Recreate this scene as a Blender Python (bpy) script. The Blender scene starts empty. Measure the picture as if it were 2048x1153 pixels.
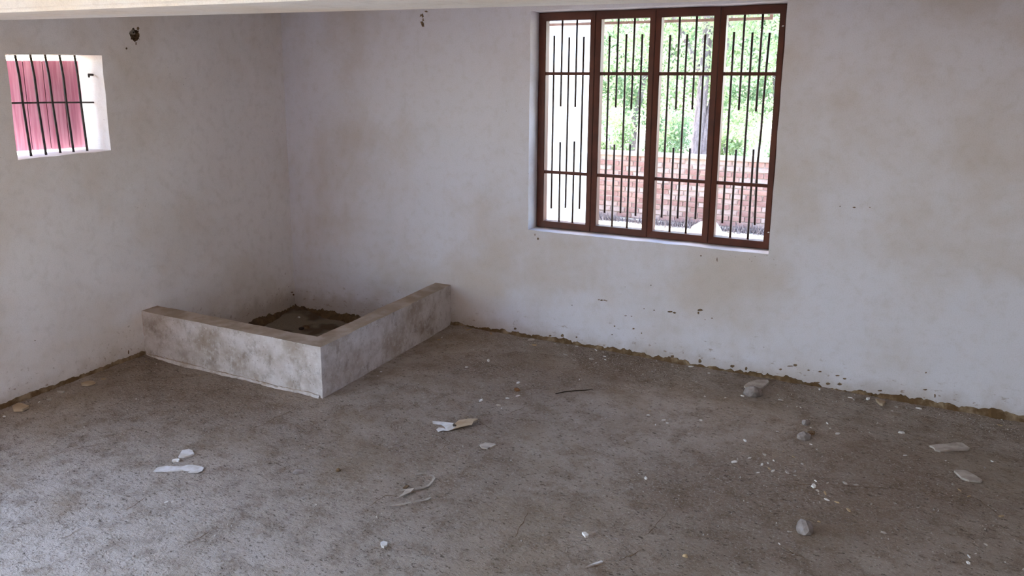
import bpy, bmesh, math, random
from mathutils import Vector, noise, Matrix
random.seed(7)
sc = bpy.context.scene
col = sc.collection

# ------------------------------------------------------------------ camera
CAM = Vector((4.5315, -5.1346, 1.98))
RIGHT = Vector((0.87978191, 0.47536558, -0.00336964))
UP = Vector((-0.09416085, 0.18120715, 0.97892681))
FWD = Vector((-0.46595872, 0.86092481, -0.2041836))
FPX, CX, CY = 1585.357, 941.661, 464.328
cd = bpy.data.cameras.new('camera')
cam = bpy.data.objects.new('camera', cd)
col.objects.link(cam)
cam.matrix_world = Matrix(((RIGHT.x, UP.x, -FWD.x, CAM.x), (RIGHT.y, UP.y, -FWD.y, CAM.y), (RIGHT.z, UP.z, -FWD.z, CAM.z), (0, 0, 0, 1)))
cd.sensor_fit = 'HORIZONTAL'
cd.sensor_width = 36.0
cd.lens = 36.0 * FPX / 2048
cd.shift_x = (1024 - CX) / 2048
cd.shift_y = -(576.5 - CY) / 2048
cd.clip_start = 0.05
sc.camera = cam

# ------------------------------------------------------------------ sky, sun, exposure
w = bpy.data.worlds.new('sky')
sc.world = w
w.use_nodes = True
nt = w.node_tree
bg = nt.nodes['Background']
sky = nt.nodes.new('ShaderNodeTexSky')
sky.sky_type = 'NISHITA'
sky.sun_disc = False
sky.sun_elevation = math.radians(50)
sky.sun_rotation = math.radians(-64)
sky.air_density = 1.0
sky.dust_density = 1.0
sky.ozone_density = 1.0
nt.links.new(sky.outputs[0], bg.inputs[0])
bg.inputs[1].default_value = 1.0
sl = bpy.data.lights.new('sun', 'SUN')
sl.energy = 3.2
sl.angle = math.radians(0.6)
sl.color = (1.0, 0.95, 0.86)
sun = bpy.data.objects.new('sun', sl)
col.objects.link(sun)
TO_SUN = Vector((-0.75, 0.36, 1.0)).normalized()
sun.rotation_euler = TO_SUN.to_track_quat('Z', 'Y').to_euler()
sun.location = (-4, -6, 9)
sc.view_settings.view_transform = 'Standard'
sc.view_settings.look = 'None'
sc.view_settings.gamma = 1.0
sc.view_settings.use_curve_mapping = False
sc.view_settings.exposure = 1.53
sc.cycles.use_denoising = True
sc.cycles.max_bounces = 12
sc.cycles.diffuse_bounces = 8
sc.cycles.sample_clamp_indirect = 20


def ray(u, v):
    return RIGHT * ((u - CX) / FPX) - UP * ((v - CY) / FPX) + FWD


def on_z(u, v, z=0.0):                      # a photo pixel to the point at that height
    d = ray(u, v)
    return CAM + d * ((z - CAM.z) / d.z)


def on_y(u, v, y=0.0):
    d = ray(u, v)
    return CAM + d * ((y - CAM.y) / d.y)


def on_x(u, v, x=0.0):
    d = ray(u, v)
    return CAM + d * ((x - CAM.x) / d.x)


# ------------------------------------------------------------------ materials
def lin(r, g, b):
    f = lambda c: (c / 255 / 12.92) if c / 255 <= 0.04045 else ((c / 255 + 0.055) / 1.055) ** 2.4
    return (f(r), f(g), f(b), 1)


class NT:
    def __init__(s, name, rough=0.9, spec=0.2):
        s.m = bpy.data.materials.new(name)
        s.m.use_nodes = True
        s.t = s.m.node_tree
        s.b = s.t.nodes['Principled BSDF']
        s.b.inputs['Roughness'].default_value = rough
        s.b.inputs['Specular IOR Level'].default_value = spec
        s.co = s.t.nodes.new('ShaderNodeTexCoord').outputs['Object']

    def link(s, a, b):
        s.t.links.new(a, b)

    def setin(s, sock, v):
        if hasattr(v, 'is_output'):
            s.link(v, sock)
        else:
            sock.default_value = v

    def mapping(s, scale=(1, 1, 1), loc=(0, 0, 0), rot=(0, 0, 0)):
        n = s.t.nodes.new('ShaderNodeMapping')
        s.link(s.co, n.inputs[0])
        n.inputs['Scale'].default_value = scale
        n.inputs['Location'].default_value = loc
        n.inputs['Rotation'].default_value = rot
        return n.outputs[0]

    def noise(s, scale, detail=4, rough=0.55, vec=None, dist=0.0):
        n = s.t.nodes.new('ShaderNodeTexNoise')
        s.link(vec or s.co, n.inputs['Vector'])
        n.inputs['Scale'].default_value = scale
        n.inputs['Detail'].default_value = detail
        n.inputs['Roughness'].default_value = rough
        n.inputs['Distortion'].default_value = dist
        return n.outputs[0]

    def voro(s, scale, vec=None, feat='F1', rnd=1.0):
        n = s.t.nodes.new('ShaderNodeTexVoronoi')
        n.feature = feat
        s.link(vec or s.co, n.inputs['Vector'])
        n.inputs['Scale'].default_value = scale
        n.inputs['Randomness'].default_value = rnd
        return n.outputs[0]

    def ramp(s, fac, a, b, lo=0.0, hi=1.0):             # map range, clamped
        n = s.t.nodes.new('ShaderNodeMapRange')
        n.interpolation_type = 'SMOOTHSTEP'
        s.setin(n.inputs[0], fac)
        n.inputs[1].default_value = a
        n.inputs[2].default_value = b
        n.inputs[3].default_value = lo
        n.inputs[4].default_value = hi
        return n.outputs[0]

    def math(s, op, a, b=0.0):
        n = s.t.nodes.new('ShaderNodeMath')
        n.operation = op
        s.setin(n.inputs[0], a)
        s.setin(n.inputs[1], b)
        return n.outputs[0]

    def mix(s, fac, a, b):
        n = s.t.nodes.new('ShaderNodeMix')
        n.data_type = 'RGBA'
        s.setin(n.inputs[0], fac)
        s.setin(n.inputs[6], a)
        s.setin(n.inputs[7], b)
        return n.outputs[2]

    def sep(s, which):
        n = s.t.nodes.new('ShaderNodeSeparateXYZ')
        s.link(s.co, n.inputs[0])
        return n.outputs[which]

    def normal_z(s):
        g = s.t.nodes.new('ShaderNodeNewGeometry')
        n = s.t.nodes.new('ShaderNodeSeparateXYZ')
        s.link(g.outputs['Normal'], n.inputs[0])
        return n.outputs[2]

    def bump(s, h, strength=0.3, dist=0.01, prev=None):
        n = s.t.nodes.new('ShaderNodeBump')
        n.inputs['Strength'].default_value = strength
        n.inputs['Distance'].default_value = dist
        s.link(h, n.inputs['Height'])
        if prev:
            s.link(prev, n.inputs['Normal'])
        return n.outputs[0]

    def done(s, colour, normal=None):
        s.setin(s.b.inputs['Base Color'], colour)
        if normal:
            s.link(normal, s.b.inputs['Normal'])
        return s.m


def wall_mat(name, base, beige, amount, low_specks):
    n = NT(name, 0.85, 0.15)
    big = n.noise(0.9, 5, 0.6)
    c = n.mix(n.ramp(big, 0.42, 0.70, 0, amount), base, beige)
    fine = n.noise(14, 5, 0.65)
    c = n.mix(n.ramp(fine, 0.45, 0.75, 0, 0.22), c, lin(176, 166, 154))
    grain = n.noise(160, 2)
    c = n.mix(n.ramp(grain, 0.4, 0.75, 0, 0.12), c, lin(120, 108, 98))
    # scattered brown specks in drifts
    sp = n.math('MULTIPLY', n.ramp(n.voro(26), 0.10, 0.04), n.ramp(n.noise(2.2, 3), 0.56, 0.66))
    c = n.mix(n.math('MULTIPLY', sp, 0.75), c, lin(104, 80, 58))
    if low_specks:
        z = n.sep(2)
        low = n.ramp(n.math('ADD', z, n.math('MULTIPLY', n.noise(5, 4), 0.5)), 0.52, 0.28)
        rust = n.ramp(n.noise(34, 4, 0.7, n.mapping((0.45, 1, 1))), 0.58, 0.68)
        c = n.mix(n.math('MULTIPLY', n.math('MULTIPLY', low, rust), 0.8), c, lin(122, 92, 62))
        damp = n.ramp(n.math('ADD', z, n.math('MULTIPLY', n.noise(9, 4), 0.22)), 0.26, 0.10)
        c = n.mix(n.math('MULTIPLY', damp, 0.5), c, lin(150, 132, 112))
    b = n.bump(n.noise(30, 5, 0.6), 0.12, 0.006)
    b = n.bump(n.noise(5, 3, 0.5), 0.10, 0.02, b)
    return n.done(c, b)


M = {}
M['wall'] = wall_mat('whitewash', lin(214, 211, 218), lin(190, 174, 156), 0.62, True)
M['wall2'] = wall_mat('whitewash_lightened', lin(232, 227, 226), lin(206, 190, 172), 0.6, True)  # same whitewash lightened, painting extra light into the left wall
M['ceil'] = wall_mat('ceiling_whitewash', lin(226, 224, 222), lin(214, 202, 180), 0.6, False)
M['beamside'] = wall_mat('beam_whitewash', lin(248, 245, 240), lin(240, 226, 206), 0.7, False)


def floor_mat(name, pit=False):
    n = NT(name, 0.92, 0.12)
    c = n.mix(n.ramp(n.noise(0.8, 4, 0.6), 0.38, 0.66), lin(144, 127, 113), lin(176, 162, 150))
    # paler cement round the doorway; the bright door light is painted into this colour
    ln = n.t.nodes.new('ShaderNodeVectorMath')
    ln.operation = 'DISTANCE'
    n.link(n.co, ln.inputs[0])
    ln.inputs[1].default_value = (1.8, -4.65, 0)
    door_light_tint = n.ramp(n.math('ADD', ln.outputs['Value'], n.math('MULTIPLY', n.noise(1.6, 4, 0.6), 1.6)), 3.9, 2.1)
    c = n.mix(n.math('MULTIPLY', door_light_tint, 0.75), c, lin(198, 190, 184))
    c = n.mix(n.ramp(n.noise(7, 6, 0.7), 0.42, 0.68, 0, 0.6), c, lin(110, 90, 70))
    c = n.mix(n.ramp(n.noise(60, 4, 0.7), 0.45, 0.7, 0, 0.45), c, lin(176, 164, 150))
    pits = n.ramp(n.noise(80, 3, 0.6, n.mapping((0.55, 1, 1), rot=(0, 0, 0.5))), 0.41, 0.33)
    c = n.mix(n.math('MULTIPLY', pits, 0.7), c, lin(70, 58, 48))
    crumbs = n.ramp(n.noise(150, 2, 0.5, n.mapping((0.7, 1, 1), rot=(0, 0, 0.9))), 0.62, 0.70)
    c = n.mix(n.math('MULTIPLY', crumbs, 0.55), c, lin(206, 198, 190))
    dust = n.ramp(n.noise(1.7, 3), 0.5, 0.68, 0, 0.4)
    c = n.mix(dust, c, lin(150, 132, 112))
    if pit:
        c = n.mix(n.ramp(n.noise(4.5, 2, 0.4), 0.44, 0.58, 0.1, 0.9), lin(142, 130, 114), lin(92, 76, 58))
    b = n.bump(n.noise(70, 5, 0.7, n.mapping((0.55, 1, 1), rot=(0, 0, 0.5))), 0.95, 0.022)
    b = n.bump(n.noise(22, 4, 0.6), 0.7, 0.03, b)
    return n.done(c, b)


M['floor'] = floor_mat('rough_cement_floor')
M['pit'] = floor_mat('muddy_cement', True)


def curb_mat():
    n = NT('stained_plaster', 0.88, 0.15)
    c = n.mix(n.ramp(n.noise(3.2, 6, 0.65), 0.38, 0.66), lin(198, 190, 187), lin(158, 144, 132))
    c = n.mix(n.ramp(n.noise(11, 6, 0.72, n.mapping((1, 1, 0.7))), 0.50, 0.70, 0, 0.6), c, lin(120, 104, 88))
    c = n.mix(n.ramp(n.noise(30, 4, 0.7), 0.52, 0.70, 0, 0.4), c, lin(214, 210, 208))
    c = n.mix(n.math('MULTIPLY', n.ramp(n.voro(36), 0.14, 0.05), 0.7), c, lin(86, 70, 56))
    top = n.ramp(n.normal_z(), 0.6, 0.9)
    tc = n.mix(n.ramp(n.noise(6, 4), 0.4, 0.65), lin(140, 122, 104), lin(166, 150, 136))
    c = n.mix(n.math('MULTIPLY', top, 0.9), c, tc)
    b = n.bump(n.noise(28, 6, 0.65), 0.35, 0.008)
    return n.done(c, b)


M['curb'] = curb_mat()


def simple(name, a, b, scale, rough=0.8, spec=0.25, bs=0.2, bd=0.004, stretch=(1, 1, 1), lo=0.35, hi=0.65):
    n = NT(name, rough, spec)
    f = n.noise(scale, 5, 0.6, n.mapping(stretch))
    return n.done(n.mix(n.ramp(f, lo, hi), a, b), n.bump(n.noise(scale * 3, 4), bs, bd))


M['mud'] = simple('dried_mud', lin(84, 68, 50), lin(110, 90, 66), 22, 0.95, 0.1, 0.6, 0.01)
M['mudpale'] = simple('crumbled_plaster', lin(98, 76, 52), lin(150, 130, 106), 11, 0.95, 0.1, 0.5, 0.01, lo=0.42, hi=0.72)
M['brown'] = simple('brown_enamel', lin(88, 42, 25), lin(74, 34, 20), 6, 0.5, 0.25, 0.05, 0.002)
M['bar'] = simple('dark_iron', lin(46, 32, 28), lin(60, 40, 32), 20, 0.5, 0.4, 0.1, 0.001)
M['iron'] = simple('black_iron', lin(40, 36, 34), lin(66, 50, 42), 25, 0.6, 0.4, 0.2, 0.001)
M['shutter'] = simple('maroon_paint', lin(150, 88, 104), lin(172, 120, 132), 7, 0.6, 0.3, 0.1, 0.002, (1, 9, 0.35))
M['shard'] = simple('plaster_shard', lin(214, 212, 214), lin(190, 184, 178), 18, 0.85, 0.2, 0.2, 0.002)
M['sharddull'] = simple('dusty_plaster_shard', lin(186, 176, 166), lin(158, 147, 137), 18, 0.9, 0.2, 0.2, 0.002)
M['tan'] = simple('tan_paper', lin(158, 134, 108), lin(178, 158, 134), 12, 0.85, 0.2, 0.15, 0.002)
M['chip'] = simple('white_chip', lin(236, 234, 232), lin(210, 204, 196), 40, 0.8, 0.2, 0.2, 0.001)
M['chiptan'] = simple('tan_chip', lin(190, 166, 130), lin(160, 134, 104), 40, 0.9, 0.2, 0.3, 0.001)
M['rustchip'] = simple('rusty_chip', lin(130, 92, 58), lin(100, 70, 46), 40, 0.9, 0.2, 0.3, 0.001)
M['stone'] = simple('grey_stone', lin(150, 140, 136), lin(120, 110, 104), 20, 0.92, 0.2, 0.5, 0.004)
M['dark'] = simple('dark_crumb', lin(66, 56, 46), lin(44, 36, 30), 30, 0.95, 0.1, 0.4, 0.003)
M['scar'] = simple('bare_mortar_scar', lin(88, 70, 52), lin(126, 104, 80), 60, 0.95, 0.1, 0.5, 0.004)
M['mortar'] = simple('grey_mortar', lin(170, 160, 146), lin(132, 118, 102), 45, 0.95, 0.1, 0.7, 0.006)
M['extwall'] = simple('outdoor_white_wall', lin(232, 230, 226), lin(214, 206, 196), 2.5, 0.9, 0.1, 0.1, 0.004)  # plain white paint on the outdoor slabs and screen wall
M['ground'] = simple('dusty_ground', lin(206, 192, 172), lin(170, 152, 128), 2.2, 0.95, 0.1, 0.4, 0.02)
M['joint'] = simple('lime_mortar', lin(160, 144, 132), lin(138, 120, 108), 8, 0.95, 0.1, 0.4, 0.01)
M['brick_a'] = simple('brick_pale_red', lin(138, 104, 94), lin(150, 120, 108), 9, 0.95, 0.1, 0.4, 0.006)
M['brick_b'] = simple('brick_dark_red', lin(122, 88, 80), lin(138, 108, 98), 9, 0.95, 0.1, 0.4, 0.006)
M['brick_c'] = simple('brick_dusty', lin(150, 128, 118), lin(132, 106, 96), 9, 0.95, 0.1, 0.4, 0.006)
M['bark'] = simple('grey_bark', lin(136, 122, 120), lin(106, 94, 94), 9, 0.95, 0.1, 0.8, 0.03, (3, 3, 0.6))


def leaf_mat(name, a, b):
    n = NT(name, 0.6, 0.3)
    c = n.mix(n.ramp(n.noise(1.3, 3), 0.35, 0.65), a, b)
    out = n.t.nodes['Material Output']
    tr = n.t.nodes.new('ShaderNodeBsdfTranslucent')
    n.link(c, tr.inputs[0])
    mx = n.t.nodes.new('ShaderNodeMixShader')
    mx.inputs[0].default_value = 0.4
    n.done(c)
    n.link(n.b.outputs[0], mx.inputs[1])
    n.link(tr.outputs[0], mx.inputs[2])
    n.link(mx.outputs[0], out.inputs[0])
    return n.m


M['leaf_a'] = leaf_mat('light_green_leaf', lin(132, 150, 104), lin(168, 182, 138))
M['leaf_b'] = leaf_mat('mid_green_leaf', lin(104, 128, 92), lin(140, 158, 118))


# ------------------------------------------------------------------ helpers
def obj(name, bm, mat, parent=None, smooth=False):
    me = bpy.data.meshes.new(name)
    bm.normal_update()
    bm.to_mesh(me)
    bm.free()
    me.materials.append(M[mat] if isinstance(mat, str) else mat)
    if smooth:
        for p in me.polygons:
            p.use_smooth = True
    o = bpy.data.objects.new(name, me)
    col.objects.link(o)
    if parent:
        o.parent = parent
        o.matrix_parent_inverse = parent.matrix_world.inverted()
    return o


def tag(o, label, cat, group=None):
    o['label'] = label
    o['category'] = cat
    if group:
        o['group'] = group
    return o


def struct(o):
    o['kind'] = 'structure'
    return o


def empty(name, loc):
    o = bpy.data.objects.new(name, None)
    o.location = loc
    o.empty_display_size = 0.1
    col.objects.link(o)
    o.matrix_world = Matrix.Translation(loc)
    return o


def box(bm, x0, x1, y0, y1, z0, z1):
    v = [bm.verts.new(p) for p in ((x0, y0, z0), (x1, y0, z0), (x1, y1, z0), (x0, y1, z0), (x0, y0, z1), (x1, y0, z1), (x1, y1, z1), (x0, y1, z1))]
    for f in ((0, 3, 2, 1), (4, 5, 6, 7), (0, 1, 5, 4), (1, 2, 6, 5), (2, 3, 7, 6), (3, 0, 4, 7)):
        bm.faces.new([v[i] for i in f])
    return v


def boxm(*a):
    bm = bmesh.new()
    box(bm, *a)
    return bm


def bevel(bm, w, seg=1):
    bmesh.ops.bevel(bm, geom=list(bm.edges), offset=w, segments=seg, affect='EDGES')
    return bm


def tube(bm, pts, rads, n=8):
    rings = []
    for i, p in enumerate(pts):
        p = Vector(p)
        d = (Vector(pts[min(i + 1, len(pts) - 1)]) - Vector(pts[max(i - 1, 0)])).normalized()
        a = d.orthogonal().normalized() if i == 0 else (a - d * a.dot(d)).normalized()
        b = d.cross(a)
        rings.append([bm.verts.new(p + (a * math.cos(2 * math.pi * k / n) + b * math.sin(2 * math.pi * k / n)) * rads[i]) for k in range(n)])
    for r, s in zip(rings, rings[1:]):
        for k in range(n):
            bm.faces.new((r[k], r[(k + 1) % n], s[(k + 1) % n], s[k]))
    bm.faces.new(rings[0][::-1])
    bm.faces.new(rings[-1])


def loop_rect(a0, a1, b0, b1, jit=0.0, step=0.12):
    pts = []
    cs = [(a0, b0), (a1, b0), (a1, b1), (a0, b1)]
    for (p, q) in zip(cs, cs[1:] + cs[:1]):
        L = math.hypot(q[0] - p[0], q[1] - p[1])
        n = max(1, int(L / step)) if jit else 1
        for i in range(n):
            t = i / n
            j = (random.uniform(-jit, jit), random.uniform(-jit, jit)) if i else (0, 0)
            pts.append((p[0] + (q[0] - p[0]) * t + j[0], p[1] + (q[1] - p[1]) * t + j[1]))
    return pts


def fill_face(bm, loops, place):
    """a flat face with holes; loops are 2-D, place(a, b) gives the 3-D point"""
    vl = []
    edges = []
    for lp in loops:
        vs = [bm.verts.new(place(a, b)) for a, b in lp]
        edges += [bm.edges.new((vs[i], vs[(i + 1) % len(vs)])) for i in range(len(vs))]
        vl.append(vs)
    bmesh.ops.triangle_fill(bm, use_beauty=True, edges=edges)
    return vl


def bridge(bm, A, B):
    n = len(A)
    for i in range(n):
        bm.faces.new((A[i], A[(i + 1) % n], B[(i + 1) % n], B[i]))


# ------------------------------------------------------------------ the room
XR, YF, ZC, TH = 6.3, -7.7, 2.42, 0.24
PX, PY = 1.573, 1.578                 # outer corner of the low wall
PT = 0.137
WX0, WX1, WZ0, WZ1 = 2.224, 3.872, 0.824, 2.352     # back window opening
LY0, LY1, LZ0, LZ1 = -2.324, -1.697, 1.454, 2.060   # small window in the left wall
PITZ = -0.12

# floor: a grid with a rough trodden relief, left open where the sunk pit is
def floor_height(x, y):
    p = Vector((x, y, 0))
    h = noise.noise(p * 1.3) * 0.006 + noise.noise(p * 7) * 0.0022 + noise.noise(Vector((x * 18, y * 30, 3))) * 0.0022
    edge = min(x, -y)
    return h - 0.004 + 0.014 * max(0.0, 1 - edge / 0.35) ** 2


bm = bmesh.new()
NX, NY = 250, 300
grid = []
for j in range(NY + 1):
    t = j / NY
    y = YF * (t ** 1.15)
    grid.append([bm.verts.new((XR * i / NX, y, floor_height(XR * i / NX, y))) for i in range(NX + 1)])
for j in range(NY):
    for i in range(NX):
        c = grid[j][i].co
        d = grid[j + 1][i + 1].co
        if d.x < PX - 0.04 and d.y > -PY + 0.04:
            continue
        bm.faces.new((grid[j][i], grid[j + 1][i], grid[j + 1][i + 1], grid[j][i + 1]))
bmesh.ops.delete(bm, geom=[v for v in bm.verts if not v.link_faces], context='VERTS')
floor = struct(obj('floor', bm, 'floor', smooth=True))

# sunk floor inside the corner pit
bm = bmesh.new()
N = 50
g = [[bm.verts.new((PX * i / N, -PY * j / N, PITZ + 0.012 * noise.noise(Vector((i * .12, j * .12, 5))) + 0.05 * max(0, 1 - math.hypot(PX * i / N, PY * j / N) / 0.42) ** 1.3)) for i in range(N + 1)] for j in range(N + 1)]
for j in range(N):
    for i in range(N):
        bm.faces.new((g[j][i], g[j + 1][i], g[j + 1][i + 1], g[j][i + 1]))
pit_floor = struct(obj('pit_floor', bm, 'pit', smooth=True))

# back wall with the big window opening
def rough_hole(cx, cz, rx, rz, n=26, seed=0):
    rnd = random.Random(seed)
    return [(cx + rx * (1 + rnd.uniform(-.22, .22)) * math.cos(2 * math.pi * k / n), cz + rz * (1 + rnd.uniform(-.22, .22)) * math.sin(2 * math.pi * k / n)) for k in range(n)]


bm = bmesh.new()
op = loop_rect(WX0, WX1, WZ0, WZ1, 0.003)
fr = [((2.238 + (a - WX0) * (3.862 - 2.238) / (WX1 - WX0)), (0.828 + (b - WZ0) * (2.345 - 0.828) / (WZ1 - WZ0))) for a, b in op]
inner = fill_face(bm, [[(-TH, -0.3), (XR + TH, -0.3), (XR + TH, ZC + 0.02), (-TH, ZC + 0.02)], op], lambda a, b: (a, 0, b))
outer = fill_face(bm, [[(-TH, -0.6), (XR + TH, -0.6), (XR + TH, ZC + 0.5), (-TH, ZC + 0.5)], fr], lambda a, b: (a, TH, b))
mid = [bm.verts.new((a, 0.112, b)) for a, b in fr]
bridge(bm, inner[1], mid)
bridge(bm, mid, outer[1])
wall_back = struct(obj('wall_back', bm, 'wall'))

# left wall: small barred window, a broken-out hole, and the wide doorway beyond the frame
bm = bmesh.new()
op = loop_rect(LY0, LY1, LZ0, LZ1, 0.004)
hc = on_x(270, 70, 0)
hole = rough_hole(hc.y, hc.z, 0.040, 0.040, seed=4)
DY0, DY1, DZ = -7.2, -3.7, 2.34
door = [(DY0, -0.02), (DY1, -0.02), (DY1, DZ), (DY0, DZ)]
inner = fill_face(bm, [[(YF - TH, -0.3), (TH, -0.3), (TH, ZC + 0.02), (YF - TH, ZC + 0.02)], op, hole, door], lambda a, b: (0, a, b))
outer = fill_face(bm, [[(YF - TH, -0.6), (TH, -0.6), (TH, ZC + 0.5), (YF - TH, ZC + 0.5)], op, door], lambda a, b: (-TH, a, b))
bridge(bm, inner[1], outer[1])
bridge(bm, inner[3], outer[2])
rnd = random.Random(2)
deep = [bm.verts.new((-0.035 + rnd.uniform(-.006, .006), hc.y + (a - hc.y) * 0.86, hc.z + (b - hc.z) * 0.86)) for a, b in hole]
bridge(bm, inner[2], deep)
bm.faces.new(deep)
wall_left = struct(obj('wall_left', bm, 'wall2'))
wall_left.data.materials.append(M['scar'])
for pf in wall_left.data.polygons:
    c = pf.center
    if -0.06 < c.x < -0.002 and (c.y - hc.y) ** 2 + (c.z - hc.z) ** 2 < 0.06 ** 2:
        pf.material_index = 1

# right wall and front wall (behind the photographer)
wall_right = struct(obj('wall_right', boxm(XR, XR + TH, YF - TH, TH, -0.3, ZC + 0.02), 'wall'))
wall_front = struct(obj('wall_front', boxm(-TH, XR + TH, YF - TH, YF, -0.3, ZC + 0.02), 'wall'))

# ceiling slab
ceiling = struct(obj('ceiling', boxm(-TH, XR + TH, YF - TH, TH, ZC, ZC + 0.14), 'ceil'))

# the beam that crosses the room a little askew, just under the ceiling
ZB = 2.245
def beam_line(p, q):
    a, b = on_z(*p, ZB), on_z(*q, ZB)
    f = lambda x: a.y + (b.y - a.y) * (x - a.x) / (b.x - a.x)
    return f(-0.02), f(XR + 0.02)


yb0, yb1 = beam_line((0, 41), (1200, 9.5))
yf0, yf1 = beam_line((0, 25), (600, 1))
bm = bmesh.new()
v = [bm.verts.new(p) for p in ((-0.02, yf0, ZB), (XR + 0.02, yf1, ZB), (XR + 0.02, yb1, ZB), (-0.02, yb0, ZB), (-0.02, yf0, ZC + .01), (XR + 0.02, yf1, ZC + .01), (XR + 0.02, yb1, ZC + .01), (-0.02, yb0, ZC + .01))]
for f in ((0, 3, 2, 1), (4, 5, 6, 7), (0, 1, 5, 4), (1, 2, 6, 5), (2, 3, 7, 6), (3, 0, 4, 7)):
    bm.faces.new([v[i] for i in f])
bmesh.ops.bevel(bm, geom=[e for e in bm.edges if abs(e.verts[0].co.z - ZB) < .001 and abs(e.verts[1].co.z - ZB) < .001 and abs(e.verts[0].co.x - e.verts[1].co.x) > 1], offset=0.018, segments=3, affect='EDGES')
beam = struct(obj('ceiling_beam', bm, 'beamside'))

# crumbling mud and mortar along the foot of the walls
def fillet(name, along, a0, a1, hmin, hmax, depth, seed, step=0.012, zbase=0.0, mat='mudpale'):
    bm = bmesh.new()
    n = int(abs(a1 - a0) / step)
    rows = []
    for i in range(n + 1):
        a = a0 + (a1 - a0) * i / n
        k = 0.5 + 0.5 * noise.noise(Vector((a * 3.1, seed, 0))) + 0.35 * noise.noise(Vector((a * 17, seed, 4))) + 0.3 * noise.noise(Vector((a * 55, seed, 8)))
        h = hmin + (hmax - hmin) * max(0.0, min(1.2, k))
        d = depth * (0.6 + 0.5 * noise.noise(Vector((a * 9, seed, 12))) + 0.25 * noise.noise(Vector((a * 40, seed, 1))))
        d = max(0.004, d)
        prof = ((-0.003, h), (d * 0.35, h * 0.93), (d * 0.7, h * 0.45), (d * 1.25, -0.008))
        row = []
        for q, (o, z) in enumerate(prof):
            jz = 0.0 if q in (0, 3) else 0.006 * noise.noise(Vector((a * 60, q * 3.3, seed)))
            row.append(bm.verts.new((a, -o - jz, zbase + z) if along == 'x' else (o + jz, a, zbase + z)))
        rows.append(row)
    for r, s in zip(rows, rows[1:]):
        for q in range(3):
            bm.faces.new((r[q], s[q], s[q + 1], r[q + 1]))
    return struct(obj(name, bm, mat))


fillet('baseboard_back', 'x', PX - 0.01, XR, 0.012, 0.062, 0.022, 1.7)
fillet('baseboard_left', 'y', -PY + 0.01, -5.0, 0.018, 0.052, 0.018, 5.1)
fillet('baseboard_pit_back', 'x', 0.0, PX - PT + 0.01, 0.03, 0.09, 0.05, 9.3, zbase=PITZ, mat='mud')
fillet('baseboard_pit_left', 'y', 0.0, -PY + PT - 0.01, 0.03, 0.09, 0.05, 3.3, zbase=PITZ, mat='mud')

# ------------------------------------------------------------------ low L-shaped wall round the pit
H = 0.326
bm = bmesh.new()
outline = [(0.0, -PY), (PX, -PY), (PX, 0.0), (PX - PT, 0.0), (PX - PT, -PY + PT), (0.0, -PY + PT)]
lo = [bm.verts.new((x, y, PITZ - 0.03)) for x, y in outline]
hi = [bm.verts.new((x, y, H)) for x, y in outline]
bridge(bm, lo, hi)
bm.faces.new([hi[0], hi[1], hi[4], hi[5]])
bm.faces.new([hi[1], hi[2], hi[3], hi[4]])
bm.faces.new([lo[5], lo[4], lo[1], lo[0]])
bm.faces.new([lo[4], lo[3], lo[2], lo[1]])
bmesh.ops.bevel(bm, geom=[e for e in bm.edges if len(e.link_faces) == 2 and e.calc_face_angle() > 0.5 and max(u.co.z for u in e.verts) > 0.1 and not any(u.co.x < 0.001 or u.co.y > -0.001 for u in e.verts if abs(e.verts[0].co.z - e.verts[1].co.z) > .1)], offset=0.006, segments=2, affect='EDGES')
bmesh.ops.subdivide_edges(bm, edges=[e for e in bm.edges if e.calc_length() > 0.25], cuts=40, use_grid_fill=True)
for q in bm.verts:
    if 0.01 < q.co.x and q.co.y < -0.01:
        p = q.co * 6
        q.co += Vector((noise.noise(p), noise.noise(p + Vector((9, 0, 0))), noise.noise(p + Vector((0, 9, 0))))) * 0.004
        p = q.co * 30
        q.co += Vector((noise.noise(p), noise.noise(p + Vector((9, 0, 0))), noise.noise(p + Vector((0, 9, 0))))) * 0.0022
bmesh.ops.recalc_face_normals(bm, faces=bm.faces)
low_wall = tag(obj('low_wall', bm, 'curb'), 'low plastered concrete kerb wall enclosing a sunk pit in the room corner', 'low wall')

# a crumbled ledge of mortar along the outer foot of the low wall
bm = bmesh.new()
rows = []
for i in range(111):
    x = 0.02 + (PX - 0.04) * i / 110
    d = max(.001, .010 + .012 * noise.noise(Vector((x * 4, 2.2, 0))) + .006 * noise.noise(Vector((x * 30, 2.2, 0))))
    h = max(.002, .012 + .012 * noise.noise(Vector((x * 3, 7.2, 0))) + .006 * noise.noise(Vector((x * 40, 7.2, 0))))
    rows.append([bm.verts.new((x, -PY - a, z)) for a, z in ((-.006, h), (d * .6, h * .8), (d, h * .3), (d * 1.3, -.008))])
for a, b in zip(rows, rows[1:]):
    for q in range(3):
        bm.faces.new((a[q], a[q + 1], b[q + 1], b[q]))
bmesh.ops.recalc_face_normals(bm, faces=bm.faces)
obj('mortar_ledge', bm, 'curb', low_wall)

# drain hole and small lumps in the pit
p = on_z(603, 659, PITZ)
bm = bmesh.new()
tube(bm, [(p.x, p.y, PITZ - .02), (p.x, p.y, PITZ + 0.014)], [0.020, 0.022], 10)
o = obj('drain_hole', bm, 'dark', pit_floor)


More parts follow.
